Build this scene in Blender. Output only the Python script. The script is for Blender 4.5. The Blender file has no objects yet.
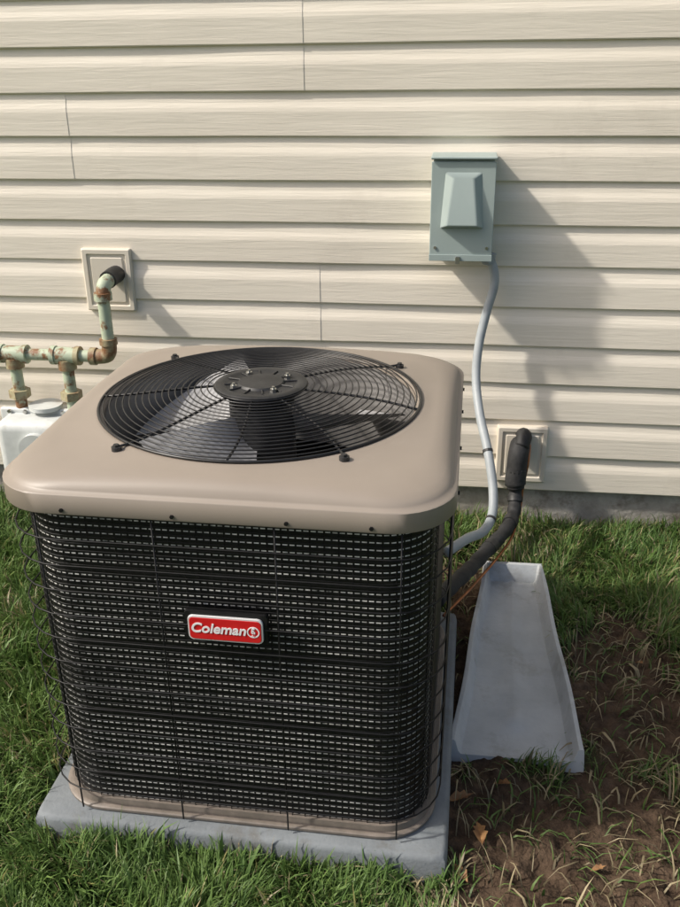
import bpy, math, numpy as np
from mathutils import Vector, Matrix
rng=np.random.default_rng(7)
scn=bpy.context.scene
# ------------------------------------------------------------ helpers
def link(o):
    scn.collection.objects.link(o); return o
def empty(name,loc=(0,0,0)):
    o=bpy.data.objects.new(name,None); o.location=loc; o.empty_display_size=.1
    return link(o)
def mesh(name,V,F,mat=None,parent=None,smooth=False,bevel=0,angle=None):
    me=bpy.data.meshes.new(name)
    me.from_pydata([tuple(map(float,v)) for v in V],[],[tuple(int(i) for i in f) for f in F])
    me.update()
    if smooth:
        me.polygons.foreach_set('use_smooth',[True]*len(me.polygons))
        if angle: me.set_sharp_from_angle(angle=math.radians(angle))
    if mat: me.materials.append(mat)
    o=link(bpy.data.objects.new(name,me))
    if bevel:
        m=o.modifiers.new('b','BEVEL'); m.width=bevel; m.segments=3; m.limit_method='ANGLE'; m.angle_limit=math.radians(40)
        me.polygons.foreach_set('use_smooth',[True]*len(me.polygons))
        w=o.modifiers.new('w','WEIGHTED_NORMAL')
    if parent: o.parent=parent
    return o
def tube(path,rad,sides=8,closed=False,caps=True):
    P=np.array(path,float); n=len(P)
    r=np.full(n,rad) if np.isscalar(rad) else np.array(rad,float)
    if closed: T=np.roll(P,-1,0)-np.roll(P,1,0)
    else: T=np.gradient(P,axis=0)
    T/=np.linalg.norm(T,axis=1)[:,None]+1e-12
    ref=np.array([0,0,1.]) if abs(T[0][2])<.9 else np.array([1.,0,0])
    u=np.cross(T[0],ref);u/=np.linalg.norm(u)
    V=[];F=[]
    ca=np.cos(2*math.pi*np.arange(sides)/sides)[:,None];sa=np.sin(2*math.pi*np.arange(sides)/sides)[:,None]
    for i in range(n):
        u=u-T[i]*(u@T[i]);u/=np.linalg.norm(u);w=np.cross(T[i],u)
        V.extend(P[i]+r[i]*(u*ca+w*sa))
    m=n if closed else n-1
    for i in range(m):
        j=(i+1)%n
        for k in range(sides):
            l=(k+1)%sides
            F.append((i*sides+k,i*sides+l,j*sides+l,j*sides+k))
    if not closed and caps:
        F.append(tuple(range(sides))[::-1]);F.append(tuple((n-1)*sides+k for k in range(sides)))
    return V,F
def join(parts):
    V=[];F=[]
    for v,f in parts:
        b=len(V);V.extend(v);F.extend([tuple(i+b for i in g) for g in f])
    return V,F
def box(x0,x1,y0,y1,z0,z1):
    V=[(x0,y0,z0),(x1,y0,z0),(x1,y1,z0),(x0,y1,z0),(x0,y0,z1),(x1,y0,z1),(x1,y1,z1),(x0,y1,z1)]
    F=[(0,3,2,1),(4,5,6,7),(0,1,5,4),(1,2,6,5),(2,3,7,6),(3,0,4,7)]
    return V,F
def cyl(c,axis,r,h,n=24,r2=None):
    c=np.array(c,float);ax=np.array(axis,float);ax/=np.linalg.norm(ax)
    r2=r if r2 is None else r2
    return tube([c,c+ax*h*.5,c+ax*h],[r,(r+r2)/2,r2],n)
def loft(loops,closeA=False,closeB=False):
    n=len(loops[0]);V=[];F=[]
    for L in loops: V.extend(L)
    for i in range(len(loops)-1):
        for k in range(n):
            l=(k+1)%n
            F.append((i*n+k,i*n+l,(i+1)*n+l,(i+1)*n+k))
    if closeA: F.append(tuple(range(n))[::-1])
    if closeB: F.append(tuple((len(loops)-1)*n+k for k in range(n)))
    return V,F
def spline(pts,per=10):
    P=np.array(pts,float);Q=np.vstack([2*P[0]-P[1],P,2*P[-1]-P[-2]]);o=[]
    for i in range(len(P)-1):
        a,b,c,d=Q[i:i+4]
        for t in np.arange(per)/per:
            o.append(.5*((2*b)+(-a+c)*t+(2*a-5*b+4*c-d)*t*t+(-a+3*b-3*c+d)*t**3))
    o.append(P[-1]);return np.array(o)
def vnoise(x,y,seed=0):
    xi=np.floor(x).astype(np.int64);yi=np.floor(y).astype(np.int64);fx=x-xi;fy=y-yi
    fx=fx*fx*(3-2*fx);fy=fy*fy*(3-2*fy)
    def h(a,b):
        n=(a*374761393+b*668265263+seed*1442695041)&0x7fffffff
        n=((n^(n>>13))*1274126177)&0x7fffffff
        return ((n^(n>>16))&0xffff)/65535.
    return (h(xi,yi)*(1-fx)+h(xi+1,yi)*fx)*(1-fy)+(h(xi,yi+1)*(1-fx)+h(xi+1,yi+1)*fx)*fy
def fbm(x,y,s,o=4,seed=0):
    r=0;a=.5;t=0
    for k in range(o):
        r=r+a*vnoise(x*s+13.7*k+100,y*s+5.1*k+100,seed+k);t+=a;a*=.5;s*=2.1
    return r/t
# ------------------------------------------------------------ materials
def mat(name,col=(.5,.5,.5),rough=.5,metal=0,spec=.5):
    m=bpy.data.materials.new(name);m.use_nodes=True
    b=m.node_tree.nodes['Principled BSDF']
    b.inputs['Base Color'].default_value=(*col,1);b.inputs['Roughness'].default_value=rough
    b.inputs['Metallic'].default_value=metal;b.inputs['Specular IOR Level'].default_value=spec
    return m
def N(m,t,**kw):
    n=m.node_tree.nodes.new(t)
    for k,v in kw.items():
        if k in n.inputs: n.inputs[k].default_value=v
        else: setattr(n,k,v)
    return n
def L(m,a,b): m.node_tree.links.new(a,b)
def bs(m): return m.node_tree.nodes['Principled BSDF']
def mottle(m,c1,c2,scale=8,stretch=(1,1,1),bump=0,bscale=60,bdist=.002,rough=None,detail=6,lo=.35,hi=.65,dirt=None):
    tc=N(m,'ShaderNodeTexCoord');mp=N(m,'ShaderNodeMapping');mp.inputs['Scale'].default_value=stretch
    L(m,tc.outputs['Object'],mp.inputs['Vector'])
    no=N(m,'ShaderNodeTexNoise',Scale=scale,Detail=detail,Roughness=.65);L(m,mp.outputs[0],no.inputs['Vector'])
    r=N(m,'ShaderNodeValToRGB');r.color_ramp.elements[0].position=lo;r.color_ramp.elements[1].position=hi
    r.color_ramp.elements[0].color=(*c1,1);r.color_ramp.elements[1].color=(*c2,1)
    L(m,no.outputs['Fac'],r.inputs[0]);last=r.outputs[0]
    if dirt: # (colour, scale, threshold, amount)
        nd=N(m,'ShaderNodeTexNoise',Scale=dirt[1],Detail=8.,Roughness=.72);L(m,tc.outputs['Object'],nd.inputs['Vector'])
        md=N(m,'ShaderNodeMapRange');md.inputs['From Min'].default_value=dirt[2];md.inputs['From Max'].default_value=dirt[2]+.16;md.inputs['To Max'].default_value=dirt[3]
        L(m,nd.outputs['Fac'],md.inputs[0]);x=N(m,'ShaderNodeMix',data_type='RGBA');x.inputs['B'].default_value=(*dirt[0],1)
        L(m,md.outputs[0],x.inputs['Factor']);L(m,last,x.inputs['A']);last=x.outputs['Result']
    L(m,last,bs(m).inputs['Base Color'])
    if bump:
        n2=N(m,'ShaderNodeTexNoise',Scale=bscale,Detail=5.,Roughness=.6);L(m,mp.outputs[0],n2.inputs['Vector'])
        bp=N(m,'ShaderNodeBump',Strength=bump,Distance=bdist);L(m,n2.outputs['Fac'],bp.inputs['Height'])
        L(m,bp.outputs[0],bs(m).inputs['Normal'])
    if rough:
        mr=N(m,'ShaderNodeMapRange');mr.inputs['To Min'].default_value=rough[0];mr.inputs['To Max'].default_value=rough[1]
        L(m,no.outputs['Fac'],mr.inputs[0]);L(m,mr.outputs[0],bs(m).inputs['Roughness'])
    return m
vinyl=mottle(mat('vinyl',rough=.5),(.78,.71,.60),(.84,.77,.655),1.3,(1,1,2.5),bump=.30,bscale=26,bdist=.004,rough=(.42,.6),dirt=((.42,.36,.28),2.2,.56,.25))
for n in vinyl.node_tree.nodes:
    if n.type=='TEX_NOISE' and abs(n.inputs['Scale'].default_value-26)<.1:
        mp2=N(vinyl,'ShaderNodeMapping');mp2.inputs['Scale'].default_value=(.2,1,3.4)
        tc=[k for k in vinyl.node_tree.nodes if k.type=='TEX_COORD'][0]
        L(vinyl,tc.outputs['Object'],mp2.inputs['Vector']);L(vinyl,mp2.outputs[0],n.inputs['Vector'])
        n.inputs['Distortion'].default_value=.6
concrete=mottle(mat('foundation_concrete',rough=.9),(.26,.24,.21),(.46,.43,.38),9,bump=.8,bscale=70,bdist=.004,dirt=((.12,.09,.06),12,.5,.7))
tan=mottle(mat('tan_paint',rough=.45),(.262,.222,.182),(.288,.245,.203),3,bump=.12,bscale=420,bdist=.0006,rough=(.40,.54),dirt=((.36,.32,.27),14,.6,.25))
tand=mottle(mat('tan_paint_base',rough=.5),(.15,.128,.106),(.22,.185,.155),30)
black=mottle(mat('black_wire_paint',rough=.45,spec=.3),(.004,.004,.005),(.010,.010,.010),40)
blackg=mottle(mat('black_guard_paint',rough=.35),(.008,.008,.009),(.018,.018,.018),40)
blackpl=mottle(mat('black_plastic',rough=.5),(.012,.012,.013),(.03,.03,.03),20,bump=.2,bscale=200,bdist=.001)
dark=mat('dark_interior',(.01,.01,.01),.8)
shroudm=mottle(mat('shroud_metal',rough=.45),(.14,.135,.13),(.26,.25,.24),9)
blade_m=mottle(mat('fan_blade_metal',rough=.38,metal=.25),(.36,.36,.365),(.54,.54,.55),14)
steel=mat('zinc_steel',(.5,.5,.48),.3,1)
padm=mottle(mat('pad_plastic',rough=.75),(.14,.155,.165),(.20,.22,.232),7,bump=.5,bscale=160,bdist=.002,dirt=((.10,.085,.06),9,.55,.6))
splashm=mottle(mat('splash_plastic',rough=.55),(.41,.43,.44),(.50,.52,.53),9,bump=.4,bscale=24,bdist=.006,dirt=((.19,.165,.13),7,.53,.5))
boxm=mottle(mat('box_paint',rough=.45),(.32,.385,.37),(.36,.425,.405),5,bump=.08,bscale=300,bdist=.0006)
condm=mottle(mat('conduit_pvc',rough=.5),(.30,.33,.35),(.38,.41,.42),12)
foam=mottle(mat('foam_insulation',rough=.7),(.010,.010,.011),(.03,.03,.03),30,bump=.4,bscale=90,bdist=.003)
copper=mottle(mat('copper',rough=.4,metal=.9),(.28,.11,.05),(.50,.22,.11),20)
plate_m=mottle(mat('mount_block_vinyl',rough=.5),(.64,.58,.48),(.70,.64,.54),6)
gasg=mottle(mat('gas_pipe_paint',rough=.55),(.22,.11,.05),(.43,.49,.36),19,lo=.42,hi=.50,bump=.3,bscale=90,bdist=.002,dirt=((.55,.58,.46),30,.55,.6))
gasr=mottle(mat('gas_fitting_rust',rough=.6),(.19,.085,.035),(.40,.36,.22),18,lo=.40,hi=.58,bump=.4,bscale=90,bdist=.002)
gasw=mottle(mat('gas_meter_paint',rough=.5),(.52,.54,.52),(.66,.68,.66),9,bump=.1,bscale=100,dirt=((.3,.22,.14),8,.55,.5))
redm=mottle(mat('badge_red',rough=.3),(.55,.012,.015),(.62,.02,.02),30)
silver=mat('badge_silver',(.75,.75,.75),.3,.3)
white=mat('badge_white',(.8,.8,.8),.4)
coil=mat('coil_fins',(.02,.02,.02),.5,0)
uv=N(coil,'ShaderNodeUVMap');sx=N(coil,'ShaderNodeSeparateXYZ');L(coil,uv.outputs[0],sx.inputs[0])
def mth(m,op,a,b=None,c=None):
    n=N(m,'ShaderNodeMath',operation=op)
    for i,v in enumerate((a,b,c)):
        if v is None: continue
        if isinstance(v,(int,float)): n.inputs[i].default_value=v
        else: L(m,v,n.inputs[i])
    return n.outputs[0]
nz=N(coil,'ShaderNodeTexNoise',Scale=90.,Detail=2.);L(coil,uv.outputs[0],nz.inputs['Vector'])
nz2=N(coil,'ShaderNodeTexNoise',Scale=7.,Detail=3.);L(coil,uv.outputs[0],nz2.inputs['Vector'])
fv=mth(coil,'FRACT',mth(coil,'DIVIDE',sx.outputs['Y'],.0135))
fu=mth(coil,'FRACT',mth(coil,'DIVIDE',sx.outputs['X'],.0115))
m1=mth(coil,'LESS_THAN',mth(coil,'ABSOLUTE',mth(coil,'SUBTRACT',fv,.36)),.08)
m2=mth(coil,'LESS_THAN',fu,.70)
m3=mth(coil,'MULTIPLY',m1,m2)
mr_=N(coil,'ShaderNodeMapRange');mr_.inputs['From Min'].default_value=.33;mr_.inputs['From Max'].default_value=.60
L(coil,mth(coil,'MULTIPLY',mth(coil,'ADD',nz.outputs['Fac'],nz2.outputs['Fac']),.5),mr_.inputs[0])
m4=mth(coil,'MULTIPLY',m3,mr_.outputs[0])
mx=N(coil,'ShaderNodeMix',data_type='RGBA');mx.inputs['A'].default_value=(.006,.006,.006,1);mx.inputs['B'].default_value=(.85,.83,.79,1)  # pale dashes paint the glints off the fins into the base colour
L(coil,m4,mx.inputs['Factor']);L(coil,mx.outputs['Result'],bs(coil).inputs['Base Color'])
# ------------------------------------------------------------ house wall
house=empty('vinyl_sided_house')
S=.1143;z0=.1275
prof=[(0,.003),(0,.0108),(.003,.0128),(.064,.0124),(.074,.0108),(.087,.0073),(.105,.0045),(.1143,.004)]
def panel(k,xa,xb,off,name):
    nx=max(2,int((xb-xa)/.06));xs=np.linspace(xa,xb,nx+1)
    V=[];F=[]
    for c in range(2):
        w=(fbm(xs,xs*0+k*2.+c,2.2,3,5)-.5)*.0045
        w2=(fbm(xs,xs*0+k*2.+c+50,1.5,2,9)-.5)*.004
        for j,(zr,yo) in enumerate(prof):
            V.extend(np.stack([xs,-(yo+off+w),z0+(2*k+c)*S+zr+w2*(1 if j<3 else .3)],-1))
    m=nx+1;n=len(prof)
    for j in range(2*n-1):
        for i in range(nx):
            F.append((j*m+i,j*m+i+1,(j+1)*m+i+1,(j+1)*m+i))
    mesh(name,V,F,vinyl,house)
seams={2:[-.395,3.3],4:[-1.095,2.4],5:[-.426,3.1],0:[-2.0,1.9],1:[-2.9,1.3],3:[-2.4,1.15],6:[-1.7,1.5]}
for k in range(14):
    sm=seams.get(k,[-2.2+((k*1.37)%1.5),1.4+((k*.77)%1.2)])
    xs=[-5.5]+sm+[5.5]
    for i in range(3):
        panel(k,xs[i]-(0.0 if i==0 else 0.012),xs[i+1],.0 if i%2 else .0011,'siding_panel')
b=mesh('foundation',*box(-5.48,5.48,.012,.25,-.4,z0+.03),concrete,house)
mesh('wall_core',*box(-5.47,5.47,.004,3.5,z0+.035,z0+28*S),vinyl,house)
mesh('soffit',*box(-5.7,5.7,-.22,3.7,z0+28*S+.004,z0+28*S+.16),vinyl,house)
roofm=mottle(mat('roof_shingle',rough=.9),(.05,.045,.04),(.10,.09,.08),30,bump=.5)
zr=z0+28*S+.165
mesh('roof',[(-5.75,-.28,zr),(5.75,-.28,zr),(5.75,3.75,zr),(-5.75,3.75,zr),(-5.75,1.73,zr+1),(5.75,1.73,zr+1)],[(0,1,5,4),(2,3,4,5),(0,4,3),(1,2,5),(0,3,2,1)],roofm,house)
# ------------------------------------------------------------ ground
SB0,SBL=-.350,.705
def sbgeo(t): return .185-.022*t,(.166+.116*t)/2
def sbpoly(x,y,mg=0):
    t=(SB0-y)/SBL
    cx,w=sbgeo(t)
    return (t>-.02-mg)&(t<1.0+mg)&(np.abs(x-cx)<w+mg)
def dirtmask(x,y):
    def el(cx,cy,rx,ry): return 1-np.sqrt(((x-cx)/rx)**2+((y-cy)/ry)**2)
    d=np.maximum.reduce([el(.24,-1.24,.36,.24),el(.44,-.88,.18,.32),el(.47,-.6,.10,.16),el(.07,-.75,.12,.5),el(.1,-.45,.13,.25),el(.33,-1.48,.28,.18)])
    d=d+(fbm(x,y,9,3,21)-.5)*1.2
    return np.clip((d+.05)*3,0,1)
def gz(x,y):
    near=np.exp(-((x/3.)**2+((y+1)/3.)**2))
    d=dirtmask(x,y)
    z=(fbm(x,y,2.5,3,3)-.5)*.03*near+(-.012*d)+d*((fbm(x,y,16,4,11)-.5)*.06+np.abs(fbm(x,y,45,2,17)-.5)*.03)
    return np.where(sbpoly(x,y,-.004),np.minimum(z,-.004),z)
xs=np.unique(np.round(np.concatenate([np.geomspace(4,90,14)*-1,np.arange(-4,-1.6,.06),np.arange(-1.6,-.05,.03),np.arange(-.05,1.0,.007),np.arange(1.,4.,.06),np.geomspace(4,90,14)]),4))
ys=np.unique(np.round(np.concatenate([np.geomspace(4,90,14)*-1,np.arange(-4,-1.7,.06),np.arange(-1.7,.02,.007),np.arange(.05,4.,.3),np.geomspace(4,90,12)]),4))
X,Y=np.meshgrid(xs,ys);Z=gz(X,Y);Z[(Y>.1)]=-.02
nx,ny=len(xs),len(ys)
me=bpy.data.meshes.new('ground')
co=np.stack([X,Y,Z],-1).reshape(-1,3)
i=np.arange(nx-1)[None,:]+np.arange(ny-1)[:,None]*nx
Fq=np.stack([i,i+1,i+1+nx,i+nx],-1).reshape(-1,4)
me.vertices.add(len(co));me.vertices.foreach_set('co',co.ravel())
me.loops.add(Fq.size);me.loops.foreach_set('vertex_index',Fq.ravel().astype(np.int32))
me.polygons.add(len(Fq));me.polygons.foreach_set('loop_start',(np.arange(len(Fq))*4).astype(np.int32))
me.polygons.foreach_set('use_smooth',np.ones(len(Fq),bool))
me.update(calc_edges=True);me.validate()
at=me.color_attributes.new('dirt','FLOAT_COLOR','POINT')
dm=dirtmask(X,Y).ravel();far=np.clip((np.sqrt(X**2+(Y+1)**2).ravel()-2.6)/1.2,0,1)
at.data.foreach_set('color',np.stack([dm,far,dm*0,dm*0+1],-1).ravel())
gm=mat('soil_and_lawn',rough=.95,spec=.2)
ca=N(gm,'ShaderNodeVertexColor',layer_name='dirt');sp=N(gm,'ShaderNodeSeparateColor');L(gm,ca.outputs[0],sp.inputs[0])
tc=N(gm,'ShaderNodeTexCoord')
n1=N(gm,'ShaderNodeTexNoise',Scale=22.,Detail=8.,Roughness=.7);L(gm,tc.outputs['Object'],n1.inputs['Vector'])
r1=N(gm,'ShaderNodeValToRGB');r1.color_ramp.elements[0].position=.35;r1.color_ramp.elements[1].position=.7
r1.color_ramp.elements[0].color=(.035,.022,.014,1);r1.color_ramp.elements[1].color=(.13,.088,.058,1);L(gm,n1.outputs['Fac'],r1.inputs[0])
r2=N(gm,'ShaderNodeValToRGB');r2.color_ramp.elements[0].color=(.02,.024,.009,1);r2.color_ramp.elements[1].color=(.06,.075,.022,1);L(gm,n1.outputs['Fac'],r2.inputs[0])
r3=N(gm,'ShaderNodeValToRGB');r3.color_ramp.elements[0].color=(.05,.08,.018,1);r3.color_ramp.elements[1].color=(.11,.15,.035,1)
n3=N(gm,'ShaderNodeTexNoise',Scale=3.,Detail=10.,Roughness=.75);L(gm,tc.outputs['Object'],n3.inputs['Vector']);L(gm,n3.outputs['Fac'],r3.inputs[0])
mA=N(gm,'ShaderNodeMix',data_type='RGBA');L(gm,sp.outputs[1],mA.inputs['Factor']);L(gm,r2.outputs[0],mA.inputs['A']);L(gm,r3.outputs[0],mA.inputs['B'])
mB=N(gm,'ShaderNodeMix',data_type='RGBA');L(gm,sp.outputs[0],mB.inputs['Factor']);L(gm,mA.outputs['Result'],mB.inputs['A']);L(gm,r1.outputs[0],mB.inputs['B'])
L(gm,mB.outputs['Result'],bs(gm).inputs['Base Color'])
bp=N(gm,'ShaderNodeBump',Strength=.8,Distance=.01);n4=N(gm,'ShaderNodeTexNoise',Scale=120.,Detail=6.);L(gm,tc.outputs['Object'],n4.inputs['Vector']);L(gm,n4.outputs['Fac'],bp.inputs['Height']);L(gm,bp.outputs[0],bs(gm).inputs['Normal'])
me.materials.append(gm);link(bpy.data.objects.new('ground',me))
# ------------------------------------------------------------ grass
acx,acy,hw=-.3581,-.9815,.3755
def grass_pts(n,x0,x1,y0,y1):
    x=rng.uniform(x0,x1,n);y=rng.uniform(y0,y1,n)
    k=~((np.abs(x-acx)<.392)&(np.abs(y-acy)<.392))&~sbpoly(x,y,.012)
    d=dirtmask(x,y)
    cl=fbm(x,y,14,3,31)
    k&=rng.uniform(0,1,n)<np.clip(1.02-1.0*d,0.045,1)*np.clip(.35+1.1*cl,0,1)
    k&=y<-.004
    return x[k],y[k]
def grass(name,sets):
    xx=[];yy=[];hs=[]
    for (n,x0,x1,y0,y1,sc) in sets:
        x,y=grass_pts(n,x0,x1,y0,y1);xx.append(x);yy.append(y);hs.append(np.full(len(x),sc))
    x=np.concatenate(xx);y=np.concatenate(yy);sc=np.concatenate(hs);n=len(x)
    z=gz(x,y)-.004
    d=dirtmask(x,y)
    cl=fbm(x,y,5,3,41);cl2=fbm(x,y,20,2,43)
    h=(.030+.065*rng.beta(2,3,n))*(.5+1.0*cl)*np.where(sc>1.3,1.1,1)
    ang=2*math.pi*fbm(x,y,7,2,51)*2+rng.normal(0,1.0,n)
    lean=np.clip(rng.gamma(2.4,.34,n)*(.6+.8*cl2),.08,1.9)
    lean=np.where(rng.uniform(0,1,n)<.6*d,1.9,lean)
    wd=rng.uniform(.0010,.0022,n)*sc
    dx,dy=np.cos(ang),np.sin(ang);px,py=-dy,dx
    tw=rng.normal(0,.7,n);px2=px*np.cos(tw)+dx*np.sin(tw);py2=py*np.cos(tw)+dy*np.sin(tw)
    lv=[]
    for t,wf in ((0,1),(.4,.95),(.75,.65)):
        th=lean*t
        hor=h*t*np.sin(np.minimum(th*.8,1.45));ver=h*t*np.cos(np.minimum(th*.8,1.45))
        cxx=x+dx*hor;cyy=y+dy*hor;cz=z+ver
        lv.append(np.stack([cxx-px2*wd*wf,cyy-py2*wd*wf,cz],-1));lv.append(np.stack([cxx+px2*wd*wf,cyy+py2*wd*wf,cz],-1))
    th=np.minimum(lean*.85,1.52);lv.append(np.stack([x+dx*h*np.sin(th),y+dy*h*np.sin(th),z+h*np.cos(th)],-1))
    co=np.stack(lv,1)
    co[...,1]=np.minimum(co[...,1],-.002)
    base=(np.arange(n)*7)[:,None]
    loops=(base+np.array([0,1,3,2, 2,3,5,4, 4,5,6])[None,:]).astype(np.int32)
    starts=((np.arange(n)*11)[:,None]+np.array([0,4,8])[None,:]).astype(np.int32)
    me=bpy.data.meshes.new(name)
    me.vertices.add(n*7);me.vertices.foreach_set('co',co.ravel())
    me.loops.add(n*11);me.loops.foreach_set('vertex_index',loops.ravel())
    me.polygons.add(n*3);me.polygons.foreach_set('loop_start',starts.ravel())
    me.update(calc_edges=True)
    u=rng.uniform(0,1,n)
    g1=np.array([.075,.145,.035]);g2=np.array([.155,.24,.065]);ye=np.array([.29,.28,.10]);stc=np.array([.48,.40,.24])
    t=np.clip(fbm(x,y,4,3,61)*1.3-.15+rng.normal(0,.25,n),0,1)[:,None]
    c=g1*(1-t)+g2*t
    dead=np.clip((fbm(x,y,6,3,71)-.52)*3,0,1)
    py_=(.06+.12*(x>0.0)+.25*d+.3*dead)
    c=np.where((u<py_)[:,None],ye*rng.uniform(.6,1.1,(n,1)),c)
    c=np.where((u<(.03+.05*(x>0)+.5*d+.22*dead))[:,None],stc*rng.uniform(.35,1.0,(n,1)),c)
    cc=np.repeat(c[:,None,:],7,1)
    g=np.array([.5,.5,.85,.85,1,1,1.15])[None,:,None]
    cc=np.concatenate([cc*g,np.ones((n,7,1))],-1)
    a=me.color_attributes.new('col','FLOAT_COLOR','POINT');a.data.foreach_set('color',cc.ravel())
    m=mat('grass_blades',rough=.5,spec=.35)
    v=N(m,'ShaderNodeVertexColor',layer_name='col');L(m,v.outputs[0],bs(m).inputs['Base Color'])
    tr=N(m,'ShaderNodeBsdfTranslucent');L(m,v.outputs[0],tr.inputs[0])
    mi=N(m,'ShaderNodeMixShader',Fac=.25);out=m.node_tree.nodes['Material Output']
    L(m,bs(m).outputs[0],mi.inputs[1]);L(m,tr.outputs[0],mi.inputs[2]);L(m,mi.outputs[0],out.inputs[0])
    me.materials.append(m);o=link(bpy.data.objects.new(name,me));return o
grass('lawn_grass',[(100000,-1.75,-.7,-1.75,0,1.15),(32000,-.75,.05,-1.75,-1.3,1.1),(5000,-.75,.05,-.6,0,1.2),(80000,.0,.95,-1.65,0,1.0),(36000,-3.0,2.8,-3.0,0,2.2)])
# ------------------------------------------------------------ air conditioner
ac=empty('air_conditioner_condenser',(acx,acy,0));ac.rotation_euler[2]=math.radians(-.7)
NA=192
TH=2*math.pi*np.arange(NA)/NA
def rr(half,rad,z,corner=0.):
    o=[]
    for t in TH:
        c,s=abs(math.cos(t)),abs(math.sin(t));k=half-rad
        if c>1e-9 and half/c*s<=k: q=half/c
        elif s>1e-9 and half/s*c<=k: q=half/s
        else:
            bb=k*(c+s);q=bb+math.sqrt(max(0,bb*bb-(2*k*k-rad*rad)))
        cn=(2*c*s)**3
        o.append((q*math.cos(t),q*math.sin(t),z-corner*cn))
    return o
def circ(r,z): return [(r*math.cos(t),r*math.sin(t),z) for t in TH]
loops=[circ(.290,.70),circ(.290,.762),circ(.292,.767),circ(.297,.7695),circ(.306,.7695),circ(.313,.767),
 rr(.328,.17,.7655,.004),rr(.343,.14,.763,.006),rr(.354,.12,.758,.006),rr(.362,.11,.750,.003),rr(.366,.105,.7415,0),rr(.3675,.105,.7385),
 rr(.3735,.105,.737),rr(.3755,.105,.7350),rr(.3755,.105,.7035),rr(.3745,.105,.7015),rr(.370,.10,.7015),rr(.369,.10,.72),rr(.30,.10,.722)]
mesh('top_cap',*loft(loops),tan,ac,smooth=True,angle=50)
ch=.342
lp=[rr(ch,.085,.083),rr(ch,.085,.715)]
V,F=loft(lp);co=mesh('coil',V,F,coil,ac,smooth=True)
uvl=co.data.uv_layers.new(name='UVMap')
P=np.array(lp[0])[:,:2];seg=np.linalg.norm(np.roll(P,-1,0)-P,axis=1);cum=np.concatenate([[0],np.cumsum(seg)])
for poly in co.data.polygons:
    k=poly.index
    for li in poly.loop_indices:
        vi=co.data.loops[li].vertex_index
        kk=vi%NA;uu=cum[kk] if not (k%NA==NA-1 and kk==0) else cum[-1]
        uvl.data[li].uv=(uu,co.data.vertices[vi].co.z)
mesh('coil_inner',*loft([rr(ch-.03,.07,.10),rr(ch-.03,.07,.70)]),dark,ac)
mesh('inner_floor',[*rr(ch-.02,.07,.1)],[tuple(range(NA))],dark,ac)
def perim_pts(half,rad,step):
    P=np.array(rr(half,rad,0))[:,:2];Pc=np.vstack([P,P[:1]])
    seg=np.linalg.norm(np.diff(Pc,axis=0),axis=1);cum=np.concatenate([[0],np.cumsum(seg)])
    n=int(round(cum[-1]/step));q=np.arange(n)*cum[-1]/n
    return np.stack([np.interp(q,cum,Pc[:,0]),np.interp(q,cum,Pc[:,1])],-1)
parts=[]
for z in np.arange(.0945,.705,.0135):
    p=perim_pts(.3475,.09,.03);parts.append(tube(np.c_[p,np.full(len(p),z)],.0010,4,True))
for q in perim_pts(.3465,.09,.023):
    parts.append(tube([(q[0],q[1],.085),(q[0],q[1],.71)],.0009,3,caps=False))
mesh('coil_guard_mesh',*join(parts),black,ac,smooth=True)
parts=[]
for z in np.arange(.118,.70,.0485):
    p=perim_pts(.3685,.10,.03);parts.append(tube(np.c_[p,np.full(len(p),z)],.0015,5,True))
for i,q in enumerate(perim_pts(.3665,.10,.2)):
    parts.append(tube([(q[0],q[1],.070),(q[0],q[1],.4),(q[0],q[1],.715)],.0016,6))
mesh('wire_cage',*join(parts),black,ac,smooth=True)
mesh('base_pan',*loft([rr(.352,.09,.0635),rr(.360,.10,.0635),rr(.361,.10,.066),rr(.361,.10,.070),rr(.359,.10,.072),rr(.352,.09,.0725),rr(.351,.09,.086),rr(.34,.08,.086)]),tand,ac,smooth=True,angle=40)
mesh('fan_shroud',*loft([circ(.2885,.76),circ(.2885,.56)]),shroudm,ac,smooth=True)
parts=[]
for b_ in range(3):
    a0=b_*2*math.pi/3+.15
    V=[];nr,nt=8,14
    for i in range(nr+1):
        r=.06+(.272-.06)*i/nr;sw=math.radians(44+18*i/nr)
        for j in range(nt+1):
            t=j/nt;a=a0+sw*(t-.5)+.25*(i/nr)
            z=.715-.075*(t-.5)*(.8+.5*(i/nr))-.012*math.cos(math.pi*(t-.5))
            V.append((r*math.cos(a),r*math.sin(a),z))
    F=[(i*(nt+1)+j,i*(nt+1)+j+1,(i+1)*(nt+1)+j+1,(i+1)*(nt+1)+j) for i in range(nr) for j in range(nt)]
    parts.append((V,F))
mesh('fan_blades',*join(parts),blade_m,ac,smooth=True)
mesh('fan_motor',*join([cyl((0,0,.60),(0,0,1),.062,.165,40),cyl((0,0,.765),(0,0,1),.05,.018,32)]),blackpl,ac,smooth=True,angle=40)
def gzr(r): return .775+.022*max(0,1-(r/.295)**2)
parts=[]
for r in np.linspace(.088,.292,18):
    parts.append(tube([(r*math.cos(t),r*math.sin(t),gzr(r)) for t in TH[::2]],.0013,6,True))
parts.append(tube([(.30*math.cos(t),.30*math.sin(t),.7725) for t in TH[::2]],.0026,6,True))
clips=[]
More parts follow.
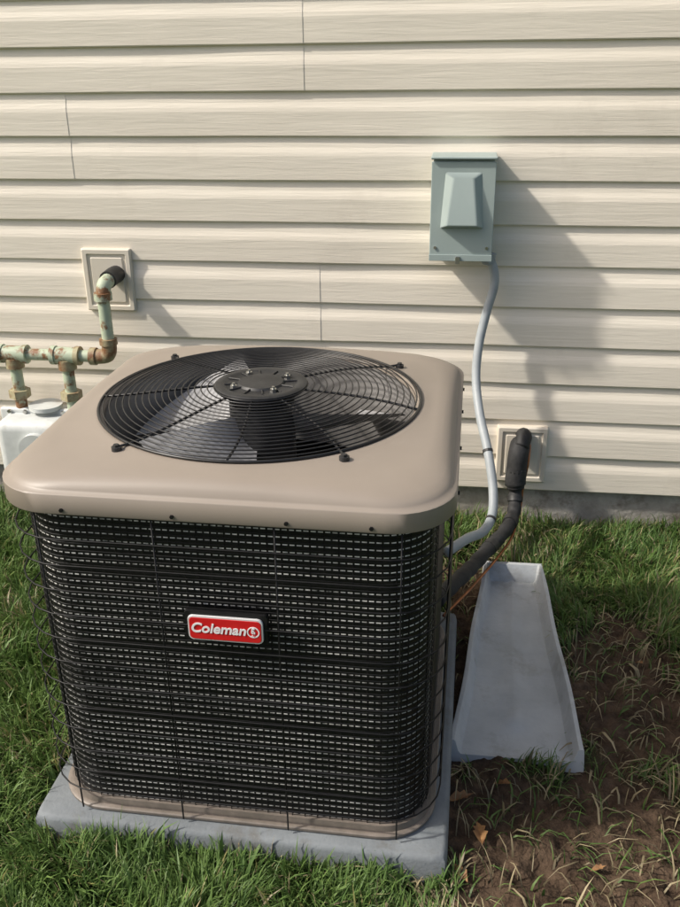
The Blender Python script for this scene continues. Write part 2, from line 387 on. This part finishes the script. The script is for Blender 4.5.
for deg in (235,271,307,352,41,90,138,186):
    a=math.radians(deg);c,s=math.cos(a),math.sin(a)
    cl_=deg in (235,307,41,138)
    pts=[]
    for r in np.linspace(.07,.324 if cl_ else .300,16):
        aa=a+.10*math.sin((r-.07)/.25*math.pi)*0.5
        pts.append((r*math.cos(aa),r*math.sin(aa),gzr(r)-.003 if r<.30 else .7725))
    parts.append(tube(pts,.0024,6))
    if cl_:
        c_=(.322*math.cos(aa),.322*math.sin(aa))
        clips.append(cyl((*c_,.766),(0,0,1),.0085,.007,14))
        clips.append(cyl((*c_,.773),(0,0,1),.005,.004,6))
mesh('fan_guard',*join(parts),blackg,ac,smooth=True)
mesh('guard_clips',*join(clips),blackpl,ac)
HZ=-.005
hub=loft([circ(.084,.794+HZ),circ(.087,.797+HZ),circ(.087,.803+HZ),circ(.083,.8055+HZ),circ(.07,.8055+HZ),circ(.066,.803+HZ),circ(.045,.803+HZ),circ(.042,.807+HZ),circ(.02,.808+HZ),circ(.001,.808+HZ)])
mesh('motor_mount_plate',*hub,blackpl,ac,smooth=True,angle=45)
rb=[]
for k in range(12):
    a=math.radians(30*k+15);c,s=math.cos(a),math.sin(a)
    rb.append(tube([(.043*c,.043*s,.8045+HZ),(.068*c,.068*s,.8045+HZ)],.0016,6))
mesh('mount_ribs',*join(rb),blackpl,ac)
b4=[]
for k in range(4):
    a=math.radians(45+90*k-8);b4.append(cyl((.055*math.cos(a),.055*math.sin(a),.803+HZ),(0,0,1),.0065,.006,6));b4.append(cyl((.055*math.cos(a),.055*math.sin(a),.809+HZ),(0,0,1),.003,.004,8))
mesh('mount_nuts',*join(b4),steel,ac)
sc_=[]
for x in (-.24,-.06,.12,.25):
    sc_.append(cyl((x,-.3755,.710),(0,-1,0),.0035,.003,6))
    sc_.append(cyl((.3755,x,.710),(1,0,0),.0035,.003,6))
mesh('cap_screws',*join(sc_),black,ac)
def rrect2(w,h,r,y,cx=0,cz=0,n=6):
    o=[]
    for k,(sx_,sz_) in enumerate([(1,1),(-1,1),(-1,-1),(1,-1)]):
        for t in range(n+1):
            a=math.radians(90*k+90*t/n);o.append((cx+sx_*(w/2-r)+r*math.cos(a),y,cz+sz_*(h/2-r)+r*math.sin(a)))
    return o
def plate(w,h,r,y,th,cx,cz): 
    return loft([rrect2(w,h,r,y,cx,cz),rrect2(w,h,r,y-th*.7,cx,cz),rrect2(w-.0012,h-.0012,r,y-th,cx,cz)],True,True)
bx,bz,by=.011,.505,-.3700
mesh('badge_backing',*plate(.140,.058,.006,by+.012,.011,bx,bz),black,ac)
mesh('badge_rim',*plate(.126,.047,.009,by,.004,bx,bz),silver,ac)
mesh('badge_face',*plate(.120,.041,.007,by-.0042,.0008,bx,bz),redm,ac)
def text(body,size,loc,mat_,par,off=.0,shear=0,ext=.0004):
    c=bpy.data.curves.new('lettering','FONT');c.body=body;c.size=size;c.align_x='CENTER';c.align_y='CENTER';c.offset=off;c.shear=shear;c.extrude=ext
    o=link(bpy.data.objects.new('lettering',c));o.location=loc;o.rotation_euler=(math.radians(90),0,0);c.materials.append(mat_);o.parent=par;return o
text('Coleman',.0255,(bx-.012,by-.0056,bz+.001),white,ac,.0006,.22)
mesh('badge_roundel',*loft([[(bx+.047+r*math.cos(t),by-.0056-dd,bz+r*math.sin(t)) for t in TH[::6]] for r,dd in ((.0105,-.0008),(.0105,0),(.0085,0),(.0085,-.0006))]),white,ac)
text('§',.018,(bx+.047,by-.0056,bz+.001),white,ac,.0003,0)
# ------------------------------------------------------------ pad
pad=[rr(.3885,.012,-.02),rr(.3875,.012,.05),rr(.383,.012,.0585),rr(.377,.012,.0605),rr(.2,.01,.0605)]
o=mesh('equipment_pad',*loft(pad,False,True),padm,None,smooth=True,angle=45);o.location=(acx,acy,0);o.rotation_euler[2]=math.radians(-.7)
# ------------------------------------------------------------ disconnect box
db=empty('electrical_disconnect_box',(0.003,-.013,.987))
V,F=box(-.079,.079,-.108,-.002,-.130,.122);mesh('body',V,F,boxm,db,bevel=.004)
V,F=box(-.0825,.0825,-.114,-.1085,-.126,.118);mesh('cover',V,F,boxm,db,bevel=.002)
V,F=box(-.0845,.0845,-.122,-.002,.1235,.131);mesh('rain_lip',V,F,boxm,db,bevel=.003)
em=[(-.056,-.1145,-.050),(.056,-.1145,-.050),(.046,-.1145,.092),(-.046,-.1145,.092),
    (-.040,-.142,-.040),(.040,-.142,-.040),(.026,-.122,.078),(-.026,-.122,.078)]
mesh('embossed_handle_cover',em,[(4,5,6,7),(0,1,5,4),(1,2,6,5),(2,3,7,6),(3,0,4,7)],boxm,db,bevel=.004)
mesh('lower_lip',*box(-.083,.083,-.117,-.1145,-.135,-.118),boxm,db,bevel=.001)
mesh('hasp',*join([box(-.013,-.001,-.122,-.1175,-.142,-.122)]),steel,db,bevel=.001)
mesh('cover_screws',*join([cyl((sx_,-.114,-.100),(0,-1,0),.004,.003,10) for sx_ in (-.068,.068)]),steel,db)
mesh('hub_fitting',*join([cyl((.077,-.048,-.155),(0,0,1),.017,.025,20),cyl((.077,-.048,-.150),(0,0,1),.021,.008,6)]),condm,db,smooth=True,angle=30)
# ------------------------------------------------------------ conduit
cpts=[(.080,-.061,.850),(.096,-.061,.815),(.099,-.061,.77),(.083,-.065,.70),(.066,-.085,.61),(.062,-.12,.52),(.076,-.19,.44),(.100,-.28,.37),(.117,-.35,.29),(.115,-.41,.24),(.092,-.47,.225),(.050,-.54,.24),(.0,-.63,.25)]
cs=spline(cpts,14)
cd=empty('electrical_conduit')
mesh('flexible_tube',*tube(cs,.0125,14),condm,cd,smooth=True)
mesh('connector',*join([cyl((.0805,-.061,.842),(.2,0,1),.0165,.02,18)]),condm,cd,smooth=True,angle=30)
for q_ in (7.0,9.2):
    k_=int(q_*14);p=cs[k_];mesh('zip_tie',*cyl(p-(cs[k_+1]-p)*.4,cs[k_+1]-p,.0142,.007,14),blackpl,cd)
# ------------------------------------------------------------ siding mount blocks
def mount(name,cx,cz,w,h):
    e=empty(name,(cx,0,cz))
    outer=lambda W,H,y,r=.004: rrect2(W,H,r,y)
    V,F=loft([outer(w,h,-.002),outer(w,h,-.022),outer(w-.008,h-.008,-.026),outer(w-.03,h-.03,-.026),outer(w-.036,h-.036,-.021),outer(w-.05,h-.05,-.021),outer(w-.056,h-.056,-.0245)],False,True)
    mesh('block_frame',V,F,plate_m,e);return e
mb1=mount('siding_mount_block',-1.025,.757,.150,.185)
mb2=mount('siding_mount_block',.212,.249,.150,.180)
# ------------------------------------------------------------ refrigerant line set
ls=empty('refrigerant_line')
lp=spline([(.205,-.0,.262),(.204,-.05,.275),(.200,-.085,.262),(.196,-.095,.215),(.196,-.105,.16),(.192,-.15,.115),(.165,-.24,.105),(.12,-.33,.10),(.075,-.43,.10),(.035,-.54,.12),(-.02,-.66,.13)],12)
mesh('insulated_suction_line',*tube(lp,.0195+.0015*np.sin(np.arange(len(lp))*.9),16),foam,ls,smooth=True)
mesh('insulation_cuff',*join([tube(spline([(.205,-.02,.275),(.203,-.06,.293),(.197,-.085,.27),(.195,-.093,.225)],8),.030,16),tube(spline([(.212,-.02,.315),(.214,-.06,.322),(.205,-.08,.30)],6),.022,12),tube(spline([(.196,-.09,.235),(.194,-.098,.20),(.196,-.103,.175)],6),[.031]*10+[.026]*3,14)]),foam,ls,smooth=True)
mesh('wrap_tape',*join([tube(lp[k:k+4],.0222,16) for k in (50,64,82)]),blackpl,ls,smooth=True,angle=30)
l2=spline([(.228,-.02,.285),(.231,-.06,.295),(.228,-.085,.25),(.219,-.085,.17),(.212,-.12,.11),(.185,-.235,.082),(.142,-.335,.07),(.097,-.43,.065),(.055,-.55,.085),(0,-.68,.10)],10)
mesh('copper_liquid_line',*tube(l2,.0038,10),copper,ls,smooth=True)
# ------------------------------------------------------------ gas meter
gas=empty('gas_meter')
GY=-.12
x1,zt1=-1.008,.745
el=spline([(-1.0,-.035,.775),(-1.0,-.085,.772),(-1.004,-.112,.762),(x1,GY,.73)],8)
mesh('wall_sleeve',*tube([(-.998,-.02,.776),(-.999,-.05,.776),(-1.0,-.090,.773)],.0255,18),blackpl,gas,smooth=True,angle=40)
parts=[tube(el,.021,16),cyl((x1,GY,.722),(0,0,1),.026,.022,16),cyl((x1,GY,.58),(0,0,1),.0175,.15,16),
  cyl((-1.05,GY,.552),(-1,0,0),.0175,.62,16),
  cyl((-1.145,GY,.36),(0,0,1),.0175,.18,16),cyl((-1.31,GY,.36),(0,0,1),.0175,.18,16)]
mesh('pipes',*join(parts),gasg,gas,smooth=True,angle=40)
fit=[tube(spline([(x1,GY,.60),(x1,GY,.575),(x1-.008,GY,.557),(x1-.03,GY,.552),(x1-.05,GY,.552)],6),.022,16),cyl((x1,GY,.59),(0,0,1),.026,.018,16),cyl((x1-.06,GY,.552),(1,0,0),.026,.018,16),
 cyl((-1.145,GY,.51),(0,0,1),.027,.03,16),cyl((-1.31,GY,.51),(0,0,1),.027,.03,16),
 cyl((-1.145,GY,.415),(0,0,1),.032,.025,6),cyl((-1.31,GY,.415),(0,0,1),.032,.025,6),cyl((-1.10,GY,.552),(-1,0,0),.0285,.014,16)]
fit2=[cyl((-1.105,GY,.552),(-1,0,0),.025,.08,16),cyl((-1.175,GY,.552),(-1,0,0),.0285,.014,16),
 cyl((-1.27,GY,.552),(-1,0,0),.025,.08,16),cyl((-1.265,GY,.552),(-1,0,0),.0285,.014,16),cyl((-1.34,GY,.552),(-1,0,0),.0285,.014,16)]
mesh('pipe_fittings',*join(fit),gasr,gas,smooth=True,angle=30)
mesh('pipe_tees',*join(fit2),gasg,gas,smooth=True,angle=30)
V,F=box(-1.36,-1.10,-.22,-.04,.18,.37);mesh('meter_case',V,F,gasw,gas,bevel=.03)
mesh('meter_flange',*join([cyl((-1.23,-.125,.385),(0,0,1),.05,.012,24)]),gasw,gas,smooth=True,angle=40)
V,F=box(-1.375,-1.085,-.14,-.12,.165,.385);mesh('meter_seam',V,F,gasw,gas,bevel=.008)
mesh('seam_bolts',*join([cyl((x,-.142,.377),(0,-1,0),.006,.008,6) for x in (-1.34,-1.29,-1.17,-1.12)]),steel,gas)
mesh('index_dial',*join([cyl((-1.23,-.218,.29),(0,-1,0),.05,.02,30)]),gasw,gas,smooth=True,angle=40)
mesh('riser_pipe',*join([cyl((-1.67,GY,-.05),(0,0,1),.0175,.60,16),cyl((-1.67,GY,.535),(0,0,1),.024,.035,16)]),gasg,gas,smooth=True,angle=40)
# ------------------------------------------------------------ splash block
nt=40;V=[];F=[]
for i in range(nt+1):
    t=i/nt;cx,wv=sbgeo(t);yy=SB0-SBL*t;h=.056-.014*t
    fl=.006
    sec=[(-wv,0),(-wv+.003,h-.006),(-wv+.004,h-.001),(-wv+.007,h),(-wv+.013,h),(-wv+.016,h-.004),(-wv+.022,fl+.008),(-wv+.028,fl)]
    mid=[(-wv+.028+(2*wv-.056)*q,fl+.0015*math.sin(q*9+t*14)*math.sin(t*22)+.006*math.exp(-((q-.5)/.09)**2)*(t<.86)) for q in (.08,.2,.3,.4,.46,.5,.54,.6,.7,.8,.92)]
    full=sec+mid+[(-a,b_) for a,b_ in sec[::-1]]
    for a,b_ in full: V.append((cx+a+.002*math.sin(t*11),yy,b_+.007))
m=len(full)
for i in range(nt):
    for k in range(m-1): F.append((i*m+k,i*m+k+1,(i+1)*m+k+1,(i+1)*m+k))
b0=len(V);hh=.060;wb=.083
for a,zz in ((-wb,0),(wb,0),(wb-.003,hh),(-wb+.003,hh)): V.append((.185+a,SB0+.012,zz))
for a,zz in ((-wb+.02,.011),(wb-.02,.011),(wb-.010,hh),(-wb+.010,hh)): V.append((.185+a,SB0-(.018 if zz<.03 else .0),zz))
F+=[(b0,b0+1,b0+2,b0+3),(b0+4,b0+7,b0+6,b0+5),(b0+3,b0+2,b0+6,b0+7),(b0+1,b0+5,b0+6,b0+2),(b0,b0+3,b0+7,b0+4)]
b1=len(V);e=nt*m
for k in range(m): v=V[e+k];V.append((v[0],v[1]-.003,-.01))
for k in range(m-1): F.append((e+k,e+k+1,b1+k+1,b1+k))
o=mesh('splash_block',V,F,splashm,None,smooth=True,angle=35)
# ------------------------------------------------------------ dead leaves
V=[];F=[]
lm=mottle(mat('dead_leaf',rough=.7),(.16,.07,.025),(.36,.20,.08),40)
for (x,y,s,a) in [(.048,-1.17,.026,.4),(.085,-1.266,.028,1.7),(.13,-1.13,.02,2.6),(.30,-1.30,.013,.2),(.05,-1.36,.02,2.2),(-.6,-1.47,.014,.8),(.47,-.7,.014,2.)]:
    b0=len(V);z=float(gz(np.array([x]),np.array([y]))[0])+.012
    tl=rng.normal(0,.35)
    pts=[(-1.1,0,.1),(-.6,.30,.3),(-.1,.5,.45),(.1,.3,.3),(.5,.42,.3),(.6,.15,.1),(1.2,.05,.0),(.6,-.2,.2),(.45,-.45,.35),(.05,-.3,.3),(-.2,-.5,.5),(-.6,-.28,.25),(0,0,0)]
    for u,v,wz in pts:
        V.append((x+s*(u*math.cos(a)-v*math.sin(a)),y+s*(u*math.sin(a)+v*math.cos(a)),z+s*(wz*.9+tl*u)))
    for k in range(12): F.append((b0+k,b0+(k+1)%12,b0+12))
mesh('dead_leaves',V,F,lm)
# ------------------------------------------------------------ light
d=Vector((.36,.128,-.38)).normalized()
sun=bpy.data.lights.new('sun','SUN');sun.energy=4.0;sun.angle=math.radians(2.5);sun.color=(1,.95,.87)
so=link(bpy.data.objects.new('sun',sun));so.rotation_euler=d.to_track_quat('-Z','Y').to_euler();so.location=(-5,-3,6)
W=bpy.data.worlds.new('World');scn.world=W;W.use_nodes=True
nt_=W.node_tree;sk=nt_.nodes.new('ShaderNodeTexSky');sk.sky_type='NISHITA';sk.sun_disc=False
sk.dust_density=5.0;sk.ozone_density=1.0
sk.sun_elevation=math.asin(-d.z);sk.sun_rotation=math.atan2(-d.x,-d.y)
bg=nt_.nodes['Background'];nt_.links.new(sk.outputs[0],bg.inputs[0]);bg.inputs[1].default_value=.15
# ------------------------------------------------------------ camera
p,y,r=[math.radians(v) for v in (24.0985,-7.742,-0.7059)]
fw=Vector((math.sin(y)*math.cos(p),math.cos(y)*math.cos(p),-math.sin(p)));rt=Vector((math.cos(y),-math.sin(y),0));up=rt.cross(fw)
a_=rt*math.cos(r)+up*math.sin(r);b_=-rt*math.sin(r)+up*math.cos(r)
M=Matrix((a_,b_,-fw)).transposed().to_4x4();M.translation=Vector((0,-2.5284,1.3583))
cam=bpy.data.cameras.new('camera');cam.sensor_fit='VERTICAL';cam.sensor_height=36;cam.lens=892.0/907*36;cam.clip_start=.05;cam.clip_end=500
co_=link(bpy.data.objects.new('camera',cam));co_.matrix_world=M;scn.camera=co_
scn.view_settings.view_transform='Standard';scn.view_settings.look='None';scn.view_settings.exposure=0
